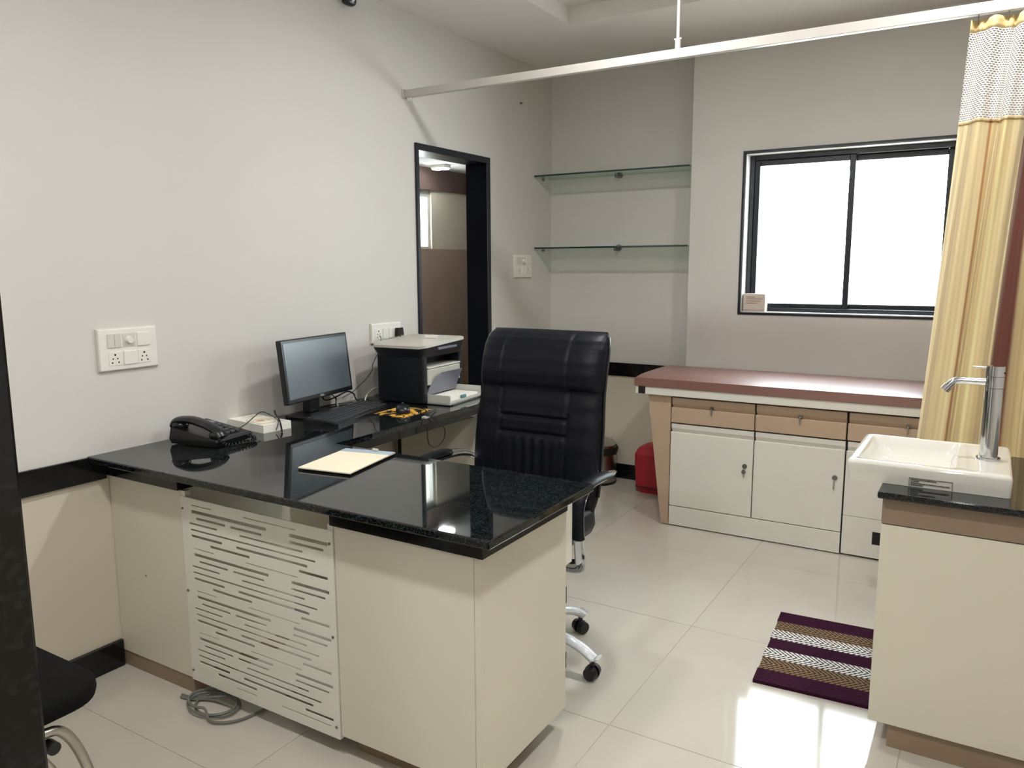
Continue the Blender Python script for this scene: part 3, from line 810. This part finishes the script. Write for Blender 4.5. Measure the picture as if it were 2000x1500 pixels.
switchboard(1.481, 1.699, 1.030, 1.175, m3, 'large white six-module switch board above the telephone')
m1 = [(-.062, -.004, .05, .05, 'socket'), (-.012, -.004, .04, .05, 'switch'), (.03, -.004, .034, .05, 'switch'), (.073, -.004, .05, .05, 'socket')]
switchboard(2.818, 3.041, 1.008, 1.106, m1, 'white switch board with a black plug, behind the printer')
switchboard(4.13, 4.346, 1.300, 1.445, m3, 'white switch board on the wall right of the doorway')
t = thing('power_plug', 'black three-pin power plug in the socket behind the printer', 'plug', (0, 3.001, 1.053))
B().loft([[(.0150, y, z) for y, z in ((-.018, -.018), (.018, -.018), (.014, .022), (-.014, .022))], [(.042, y, z) for y, z in ((-.02, -.016), (.02, -.016), (.014, .024), (-.014, .024))], [(.05, y, z) for y, z in ((-.012, -.010), (.012, -.010), (.008, .014), (-.008, .014))]]).build('body', 'black_plastic', t)
B().tube([(.035, 0, -.014), (.037, 0, -.04), (.032, 0, -.09), (.03, -.02, -.20), (.04, -.03, -.285)], .0042, 8).build('cord', 'black_plastic', t)

def cable(pts, r, m, label, **k):
    o = B().tube(pts, r, 6).build('cable', m); tag(o, label, 'cable'); return o
cable([(.018, 2.866, 1.046), (.032, 2.862, 1.040), (.034, 2.858, 1.018), (.03, 2.852, .99), (.03, 2.834, .958), (.03, 2.80, .916), (.03, 2.795, .892), (.03, 2.75, .853), (.03, 2.696, .824), (.035, 2.654, .807), (.04, 2.58, .79)], .0016, 'black_plastic', 'thin black wavy cord hanging from the socket between printer and monitor')
cable([(.085, 2.40, .84), (.06, 2.45, .80), (.05, 2.52, .80), (.045, 2.60, .815), (.05, 2.64, .80), (.08, 2.63, .775), (.12, 2.66, .768), (.115, 2.69, .766)], .0035, 'black_plastic', 'thick black monitor power cable arching behind the keyboard')
cable([(.10, 2.38, .86), (.06, 2.47, .83), (.045, 2.53, .795), (.08, 2.50, .768), (.10, 2.56, .766), (.07, 2.68, .767), (.09, 2.70, .767)], .0026, 'black_plastic', 'black video cable tangled behind the monitor stand')
cable([(.16, 2.60, .767), (.10, 2.66, .768), (.06, 2.72, .785), (.03, 2.80, .80), (.025, 2.88, .80)], .0032, 'cable_white', 'white cable running behind the printer')
cable([(.03, 2.55, .80), (.05, 2.53, .787), (.085, 2.50, .768)], .0042, 'cable_white', 'short pale cable end beside the monitor stand')
cable([(.10, 2.20, .765), (.06, 2.26, .765), (.03, 2.36, .765), (.03, 2.52, .765), (.06, 2.62, .765)], .003, 'black_plastic', 'black cable along the wall behind the monitor base')
cable([(.235, 1.83, .800), (.20, 1.90, .802), (.15, 1.985, .812), (.105, 2.06, .815), (.12, 2.085, .803), (.18, 2.06, .798), (.23, 2.03, .793), (.25, 2.00, .768)], .0018, 'black_plastic', 'thin telephone line cord draped over the white cable box')
cable([(.10, 2.13, .807), (.14, 2.10, .800), (.20, 2.06, .797), (.25, 2.025, .780), (.27, 2.01, .7635)], .0036, 'black_plastic', 'thick black connector lead lying across the white cable box')
cable([(.33, 2.13, .68), (.335, 2.15, .60), (.33, 2.16, .5)], .003, 'black_plastic', 'black cord dangling under the worktop')
cable([(.36, 2.20, .68), (.375, 2.215, .62), (.35, 2.23, .55), (.36, 2.25, .45)], .004, 'black_plastic', 'twisted black cord dangling under the worktop near the keyboard')

# coil of grey cable on the floor under the screen
pts = []
for i in range(34):
    a = i*.52; r = .075+.010*math.sin(i*.7); pts.append((.505+r*1.12*math.cos(a+.5)+.010*math.sin(i*.31), 1.468+r*.80*math.sin(a+.5), .006+.0006*i))
pts = [(.37, 1.446, .006), (.42, 1.455, .008), (.48, 1.482, .012)]+pts+[(.58, 1.40, .012), (.64, 1.45, .008), (.66, 1.56, .006), (.66, 1.7, .006)]
cable(pts, .0042, 'cable_grey', 'loose coil of grey cable on the floor under the slotted screen')
cable([(.36, 1.458, .005), (.41, 1.464, .006), (.47, 1.478, .018), (.53, 1.50, .030)], .0042, 'cable_grey', 'loose grey cable end sticking out of the floor coil')

# ------------------------------------------------------------------ glass shelves in the niche
def shelf(z, where):
    t = thing('glass_shelf', 'clear green-edged glass shelf in the niche, '+where, 'shelf', (0, 4.393, z), 0, 'glass shelves in the niche')
    B().box(.002, NX-.002, .0035, YN-4.393-.001, -.005, .005).build('pane', 'shelf_glass', t)
    B().box(.002, NX-.002, 0, .0034, -.005, .005).build('front_edge', 'glass_edge', t)
    br = B(); yb = YN-4.393
    br.box(.478, .494, yb-.07, yb-.001, -.020, -.006, bev=.003); br.box(.478, .494, yb-.03, yb-.001, .006, .016, bev=.003); br.cyl((.486, yb-.006, 0), (.486, yb-.0005, 0), .02, 16)
    br.build('bracket', 'hook_steel', t)
    b2 = B(); b2.box(.0015, .012, .10, .12, -.018, -.006, bev=.002); b2.build('side_bracket', 'hook_steel', t)
shelf(1.929, 'the upper one'); shelf(1.484, 'the lower one')
o = B().cyl((.0005, 4.225, 2.341), (.014, 4.225, 2.341), .006, 10).build('wall_screw', 'hook_steel'); tag(o, 'small metal screw left in the wall near the ceiling corner', 'screw')
b = B(); b.box(.0005, .03, 2.735, 2.79, 2.50, 2.56, bev=.006)
t = thing('security_camera', 'small black security camera at the top of the left wall', 'camera', (0, 2.715, 2.512))
B().box(.0005, .014, -.02, .02, .0, .045, bev=.004).build('mount', 'switch_white', t)
B().loft([rrect(.012, .055, -.034, .034, .016, z, 4) for z in (.012, .0)]+[rrect(.016, .052, -.030, .030, .014, -.012, 4), rrect(.024, .045, -.02, .02, .009, -.018, 4)]).build('housing', 'satin_black', t)
B().cyl((.055, 0, .004), (.060, 0, .002), .010, 16).build('lens', 'switch_grey', t)

# ------------------------------------------------------------------ curtain rail and curtain
RY, RZ = 3.124, 2.198
t = thing('curtain_rail', 'long white curtain track across the room under the ceiling', 'curtain rail', (0, RY, RZ))
B().box(.004, RX-.004, -.013, .013, -.016, .020, bev=.002).build('track', 'rail_white', t)
B().box(.0, .006, -.022, .022, -.022, .026, bev=.002).build('wall_bracket', 'rail_white', t)
B().box(.02, .045, -.010, .010, -.030, -.016, bev=.003).build('end_stop', 'switch_white', t)
B().box(.006, .012, -.006, .006, .008, .014).build('bracket_screw', 'hook_steel', t)
b = B(); b.cyl((1.377, 0, .02), (1.377, 0, HT-RZ), .0065, 14).cyl((1.377, 0, .02), (1.377, 0, .058), .0115, 14).cyl((1.362, 0, .058), (1.392, 0, .058), .004, 8); b.build('hanger_rod', 'rail_white', t)

def curtain():
    t = thing('hospital_curtain', 'gold and brown striped curtain with white net top hanging from the rail', 'curtain', (2.38, RY, 0))
    NU, NV = 220, 46
    Zt, Zb = 2.170, .22
    def pos(u, z, jitter=True):
        f = (Zt-z)/(Zt-Zb)                       # 0 top .. 1 bottom
        wid = .66+.16*f
        x = -.088*min(1, f/.78)**.9 + wid*u + .010*math.sin(9*u+3*f)
        ph = 2*PI*(u*7.4+.10*math.sin(3*f)+.12*f)
        amp = .022+.014*min(1, f*2)
        if z > 2.12: amp *= .85
        y = amp*math.sin(ph)+.010*math.sin(2.3*ph+2*f)+.006*math.sin(17*u+11*f)
        x += .012*math.sin(ph*1.0+1.1)*(.4+.6*f)
        return (x, y, z)
    def sheet(z0, z1, nv, name, m, uvs=(1, 1)):
        bm = bmesh.new(); uvl = bm.loops.layers.uv.new('cloth')
        g = []
        for j in range(nv+1):
            z = z0+(z1-z0)*j/nv
            g.append([bm.verts.new(pos(i/NU, z)) for i in range(NU+1)])
        for j in range(nv):
            for i in range(NU):
                f = bm.faces.new((g[j][i], g[j][i+1], g[j+1][i+1], g[j+1][i]))
                cs = ((i, j), (i+1, j), (i+1, j+1), (i, j+1))
                for lp, (a, c) in zip(f.loops, cs):
                    lp[uvl].uv = (a/NU*uvs[0], (z0+(z1-z0)*c/nv)*uvs[1])
        me = bpy.data.meshes.new(name); bm.to_mesh(me); bm.free(); me.materials.append(MATS[m])
        for p in me.polygons: p.use_smooth = True
        o = bpy.data.objects.new(name, me); COL.objects.link(o); o.parent = t
        return o
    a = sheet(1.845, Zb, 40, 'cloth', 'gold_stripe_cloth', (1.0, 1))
    b = sheet(2.138, 1.846, 10, 'net', 'white_net', (1.0, 1))
    c = sheet(Zt, 2.134, 3, 'header_tape', 'header_tape')
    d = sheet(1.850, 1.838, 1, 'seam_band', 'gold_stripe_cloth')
    for o, th in ((c, .002), (d, .003)):
        md = o.modifiers.new('thickness', 'SOLIDIFY'); md.thickness = th; md.offset = 0
    for k in range(9):
        u = .03+.115*k; p = pos(min(u, 1), 2.15)
        B().tube([(p[0], p[1], 2.155), (p[0], p[1]*.6, 2.166), (p[0], 0, 2.174), (p[0], 0, 2.184)], .002, 6).build('hook', 'hook_steel', t)
curtain()

# ------------------------------------------------------------------ examination table
def exam_table():
    FYE = 3.875; YB = 4.405
    t = thing('examination_table', 'maroon padded examination couch on a white and tan steel cabinet', 'examination table', (0, FYE, 0))
    D = YB-FYE; xe = 2.80
    b = B(); ny = 14; y0, y1 = -.032, D; lp0 = [(y0, .745)]
    for k in range(ny+1):
        f = k/ny; lp0.append((y0+(y1-y0)*f, .789+.011*min(1, (1-abs(2*f-1))*3)**.6+.003*math.sin(PI*f)))
    lp0.append((y1, .745))
    def ring(x, g): return [(x, y0+(y-y0)*1.0, .745+(z-.745)*g) for y, z in lp0]
    b.loft([ring(.925, .82), ring(.928, .90), ring(.936, .97), ring(.95, 1), ring(xe-.03, 1), ring(xe, .8)])
    b.build('mattress', 'maroon_rexine', t)
    B().box(.930, xe, -.026, D, .702, .744, bev=.003).build('top_frame', 'steel_white', t)
    B().box(.948, .985, -.030, -.025, .705, .742).build('nameplate', 'dark_gap', t)
    for dy in (.05, ):
        B().cyl((.926, -.0, .722), (.930, 0, .722), .004, 8).build('bolt', 'hook_steel', t)
    # tapered tan side panels
    def taper(x0t, x0b, x1):
        b = B(); b.loft([[(x0b, 0, .004), (x1, 0, .004), (x1, D-.02, .004), (x0b, D-.02, .004)], [(x0t, 0, .702), (x1, 0, .702), (x1, D-.02, .702), (x0t, D-.02, .702)]])
        return b.build('side_panel', 'tan_steel', t)
    taper(.992, 1.078, 1.118)
    b = B(); b.loft([[(2.60, 0, .004), (2.64, 0, .004), (2.64, D-.02, .004), (2.60, D-.02, .004)], [(2.60, 0, .702), (2.73, 0, .702), (2.73, D-.02, .702), (2.60, D-.02, .702)]]); b.build('side_panel', 'tan_steel', t)
    B().box(1.118, 2.60, .016, D-.02, .006, .700).build('carcass', 'dark_gap', t)
    xs = [(1.122, 1.551), (1.556, 1.975), (1.982, 2.598)]
    for i, (a, c) in enumerate(xs):
        # drawer: upper lip, grip groove, front
        d = B().box(a, c, 0, .016, .560, .640, bev=.002, seg=1).build('drawer', 'tan_steel', t)
        B().loft([[(a+.004, .000, .692), (a+.004, .016, .692), (a+.004, .016, .660), (a+.004, .002, .660)], [(c, .000, .692), (c, .016, .692), (c, .016, .660), (c, .002, .660)]]).build('top_lip', 'tan_steel', d)
        B().loft([[(a+.004, .002, .660), (a+.004, .0155, .644), (a+.004, .016, .638), (a+.004, .016, .66)], [(c, .002, .660), (c, .0155, .644), (c, .016, .638), (c, .016, .66)]]).build('grip_groove', 'tan_steel', d)
        lx = (a+c)/2+(.002 if i else .0)
        if i == 2: lx = 2.232
        B().cyl((lx, -.006, .652), (lx, .012, .652), .009, 14).build('lock', 'hook_steel', d)
        B().box(lx-.003, lx+.003, -.010, -.006, .615, .650, bev=.001).build('key', 'brushed_steel', d)
        zb = .112 if i < 2 else .198
        dr = B().box(a, c, 0, .016, zb, .510, bev=.002, seg=1).build('door', 'steel_white', t)
        B().loft([[(a+.004, 0, .553), (a+.004, .016, .553), (a+.004, .016, .530), (a+.004, .002, .530)], [(c, 0, .553), (c, .016, .553), (c, .016, .530), (c, .002, .530)]]).build('top_lip', 'steel_white', dr)
        B().loft([[(a+.004, .002, .530), (a+.004, .012, .514), (a+.004, .016, .508), (a+.004, .016, .53)], [(c, .002, .530), (c, .012, .514), (c, .016, .508), (c, .016, .53)]]).build('grip_groove', 'steel_white', dr)
        if i < 2:
            lx = c-.038
            B().cyl((lx, -.005, .374), (lx, .004, .374), .012, 18).build('lock', 'hook_steel', dr)
            if i == 0:
                B().cyl((lx-.003, -.010, .345), (lx-.003, -.007, .345), .011, 14).build('key_bow', 'hook_steel', dr)
            B().box(lx-.005, lx+.001, -.009, -.005, .318, .362, bev=.001).build('key', 'brushed_steel', dr)
    B().box(1.122, 1.975, 0, .016, .006, .108, bev=.001, seg=1).build('plinth', 'steel_white', t)
    B().box(1.982, 2.598, 0, .016, .010, .1965, bev=.001, seg=1).build('plinth', 'steel_white', t)
    B().box(2.115, 2.175, -.002, .001, .078, .138).build('vent', 'dark_gap', t)
    for xx in (2.0, 2.55): B().cyl((xx, .03, 0), (xx, .03, .010), .014, 12).build('foot', 'brushed_steel', t)
    for xx in (1.10, ): B().box(1.08, 1.118, .02, D-.05, 0, .004).build('foot', 'dark_gap', t)
exam_table()

# small carton on the window sill
t = thing('sill_carton', 'small printed white carton on the window sill corner', 'box', (1.366, 4.475, WZ0+.0042), math.radians(0))
B().box(-.045, .075, -.030, .030, 0, .098, bev=.001, seg=1).build('carton', 'carton', t)
b = B()
for zz, xa, xb in ((.080, -.03, .02), (.070, -.03, .06), (.058, -.03, .05), (.046, -.03, .03), (.008, -.04, .07)): b.box(xa, xb, -.0305, -.0300, zz-.002, zz+.002)
b.build('print', 'carton_print', t)

# ------------------------------------------------------------------ bins behind the couch and chair
t = thing('pedal_bin', 'round steel pedal bin standing against the niche wall behind the chair', 'bin', (.43, 4.47, 0))
B().cyl((0, 0, .012), (0, 0, .225), .115, 28).build('body', 'brushed_steel', t)
B().cyl((0, 0, 0), (0, 0, .014), .118, 28).build('base_ring', 'black_plastic', t)
B().cyl((0, 0, .19), (0, 0, .235), .1165, 28).build('liner_rim', 'dark_gap', t)
lo = [[(r*math.cos(2*PI*k/28), r*math.sin(2*PI*k/28), z) for k in range(28)] for r, z in ((.119, .236), (.119, .252), (.10, .272), (.06, .284), (.01, .288))]
B().loft(lo).build('lid', 'brushed_steel', t)
B().tube([(.118, 0, .19), (.132, 0, .235), (.118, 0, .255)], .006, 8).build('hinge', 'black_plastic', t)
t = thing('red_bin', 'red plastic bin half hidden behind the examination couch', 'bin', (.835, 4.46, 0))
lo = [rrect(-sx, sx, -sy, sy, .035, z, 5) for z, sx, sy in ((.0, .10, .09), (.03, .107, .095), (.035, .112, .10), (.16, .118, .106), (.24, .118, .106), (.275, .10, .09), (.288, .07, .06))]
B().loft(lo[:5]).build('body', 'bin_red', t)
B().loft(lo[4:]).build('lid', 'bin_red', t)
B().loft([rrect(-.114, .114, -.102, .102, .035, z, 5) for z in (.028, .044)]).build('foot_band', 'bin_maroon', t)

# ------------------------------------------------------------------ wash counter, basin, tap
CX0 = 2.292; CYF = 2.318; CYK = 2.93
t = thing('vanity_cabinet', 'cream and brown cabinet below the wash basin counter', 'cabinet', (0, CYF, 0))
xr = RX-.004
B().box(CX0+.002, xr, .018, CYK-CYF-.01, .078, .742).build('carcass', 'cream_laminate', t)
B().box(CX0, 2.95, 0, .018, .076, .662, bev=.001, seg=1).build('door', 'cream_laminate', t)
B().box(2.953, xr, 0, .018, .076, .662, bev=.001, seg=1).build('door', 'cream_laminate', t)
B().box(CX0, xr, 0, .018, .665, .742, bev=.001, seg=1).build('fascia', 'counter_brown', t)
B().box(2.343, xr, .016, CYK-CYF-.04, 0, .078).build('kickboard', 'kick_brown', t)
o = B().box(2.281, xr, 2.284, CYK, .7425, .762, bev=.004).build('basin_counter', 'black_granite'); tag(o, 'black granite counter slab carrying the white wash basin', 'counter')
def basin():
    t = thing('wash_basin', 'white rectangular ceramic wash basin on the black counter at right', 'basin', (2.389, 2.578, .7625))
    x0, x1, y0, y1 = -.203, .203, -.200, .204
    h = .060
    ix0, ix1, iy0, iy1 = x0+.028, x1-.135, y0+.030, y1-.024
    def sc(a, c, d, e, r, z): return rrect(a, c, d, e, r, z, 6)
    loops = [sc(x0+.006, x1-.002, y0+.004, y1-.004, .008, 0), sc(x0+.004, x1-.001, y0+.002, y1-.002, .010, .02), sc(x0, x1, y0, y1, .012, h-.012), sc(x0+.003, x1-.003, y0+.003, y1-.003, .012, h-.003), sc(x0+.010, x1-.010, y0+.010, y1-.010, .012, h),
             sc(ix0-.004, ix1+.004, iy0-.004, iy1+.004, .022, h), sc(ix0, ix1, iy0, iy1, .022, h-.004), sc(ix0+.010, ix1-.008, iy0+.010, iy1-.010, .028, h-.025), sc(ix0+.028, ix1-.018, iy0+.024, iy1-.024, .035, .012), sc(ix0+.06, ix1-.05, iy0+.05, iy1-.05, .035, .008)]
    B().loft(loops).build('bowl', 'ceramic', t, auto=50)
    B().cyl((-.03, 0, .008), (-.03, 0, .011), .022, 20).build('drain', 'chrome', t)
    b = B(); yf = y0-.0003
    lx0, lx1, lz0, lz1 = -.040, .066, .002, .026
    for q in ((lx0, lx0+.0011, lz0, lz1), (lx1-.0011, lx1, lz0, lz1), (lx0, lx1, lz1-.0010, lz1)):
        b.box(q[0], q[1], yf-.0003, yf+.003, q[2], q[3])
    for zz, f, th in ((.0215, .62, .0022), (.0165, .20, .0016), (.0115, .92, .0016), (.0065, .30, .0016)):
        x = lx0+.004; random.seed(int(zz*1e4))
        while x < lx0+.004+(lx1-lx0-.006)*f:
            wd = random.choice((.003, .005, .007, .004)); b.box(x, x+wd, yf-.0003, yf+.003, zz-th/2, zz+th/2); x += wd+.0009
    b.build('care_sticker', 'sticker_ink', t, label='black printed box label with lines of small text')
    # tap
    f = thing('basin_tap', 'tall chrome single-lever tap standing on the wash basin', 'tap', (2.533, 2.575, .8226))
    B().cyl((0, 0, 0), (0, 0, .005), .031, 32).build('base_flange', 'chrome', f)
    B().cyl((0, 0, .005), (0, 0, .205), .0232, 36).build('column', 'chrome', f)
    B().cyl((0, 0, .2062), (0, 0, .238), .0236, 36).build('cartridge_housing', 'chrome', f)
    B().cyl((0, 0, .2392), (0, 0, .268), .0236, 36).build('lever_cap', 'chrome', f)
    B().tube([(-.018, 0, .222), (-.055, 0, .2215), (-.088, 0, .221), (-.103, -.001, .214), (-.117, -.002, .198)], .0105, 14).build('spout', 'chrome', f)
    B().cyl((-.113, -.002, .203), (-.122, -.002, .191), .0125, 18).build('aerator', 'chrome', f)
    B().cyl((-.02, 0, .262), (-.055, 0, .263), .003, 10).build('lever', 'chrome', f)
    B().cyl((.0225, -.008, .250), (.0245, -.0088, .250), .002, 8).build('index_mark', 'dark_gap', f)
basin()
t = thing('red_packet', 'red and cream packet at the right end of the wash counter', 'packet', (2.70, 2.86, .7622), math.radians(12))
B().loft([rrect(-.055, .055, -.025, .025, .006, 0, 3), rrect(-.055, .055, -.02, .02, .006, .06, 3), rrect(-.04, .05, -.004, .004, .003, .10, 3)]).build('pack', 'red_pack', t)
B().loft([rrect(-.060, -.020, -.021, .021, .006, .045, 3), rrect(-.050, -.016, -.012, .012, .003, .095, 3)]).build('flap', 'cream_paper', t)

# ------------------------------------------------------------------ floor mat
t = thing('door_mat', 'woven purple floor mat with brown and white chevron stripes by the counter', 'mat', (1.925, 2.489, 0), math.radians(3.6))
ys = [0, .088, .175, .25, .332, .409, .487, .577]
ms = ['mat_purple', 'mat_brown_chevron', 'mat_white_chevron', 'mat_purple', 'mat_white_chevron', 'mat_brown_chevron', 'mat_purple']
for i, m in enumerate(ms):
    a, c = ys[i], ys[i+1]; hh = (c-a)/2
    b = B(); n = max(3, int((c-a)/.012)); 
    prof = []
    for k in range(n*4+1):
        y = -hh+2*hh*k/(n*4); prof.append((y, .011+.0016*abs(math.sin(PI*k/4))))
    x0, x1 = -.002+.003*(i % 2), .352
    l0 = [(x0, -hh, .0)]+[(x0, y, z) for y, z in prof]+[(x0, hh, .0)]; l1 = [(x1, y, z) for _, y, z in l0]
    b.loft([l0, l1]).build('stripe', m, t, loc=(0, (a+c)/2, .0005))
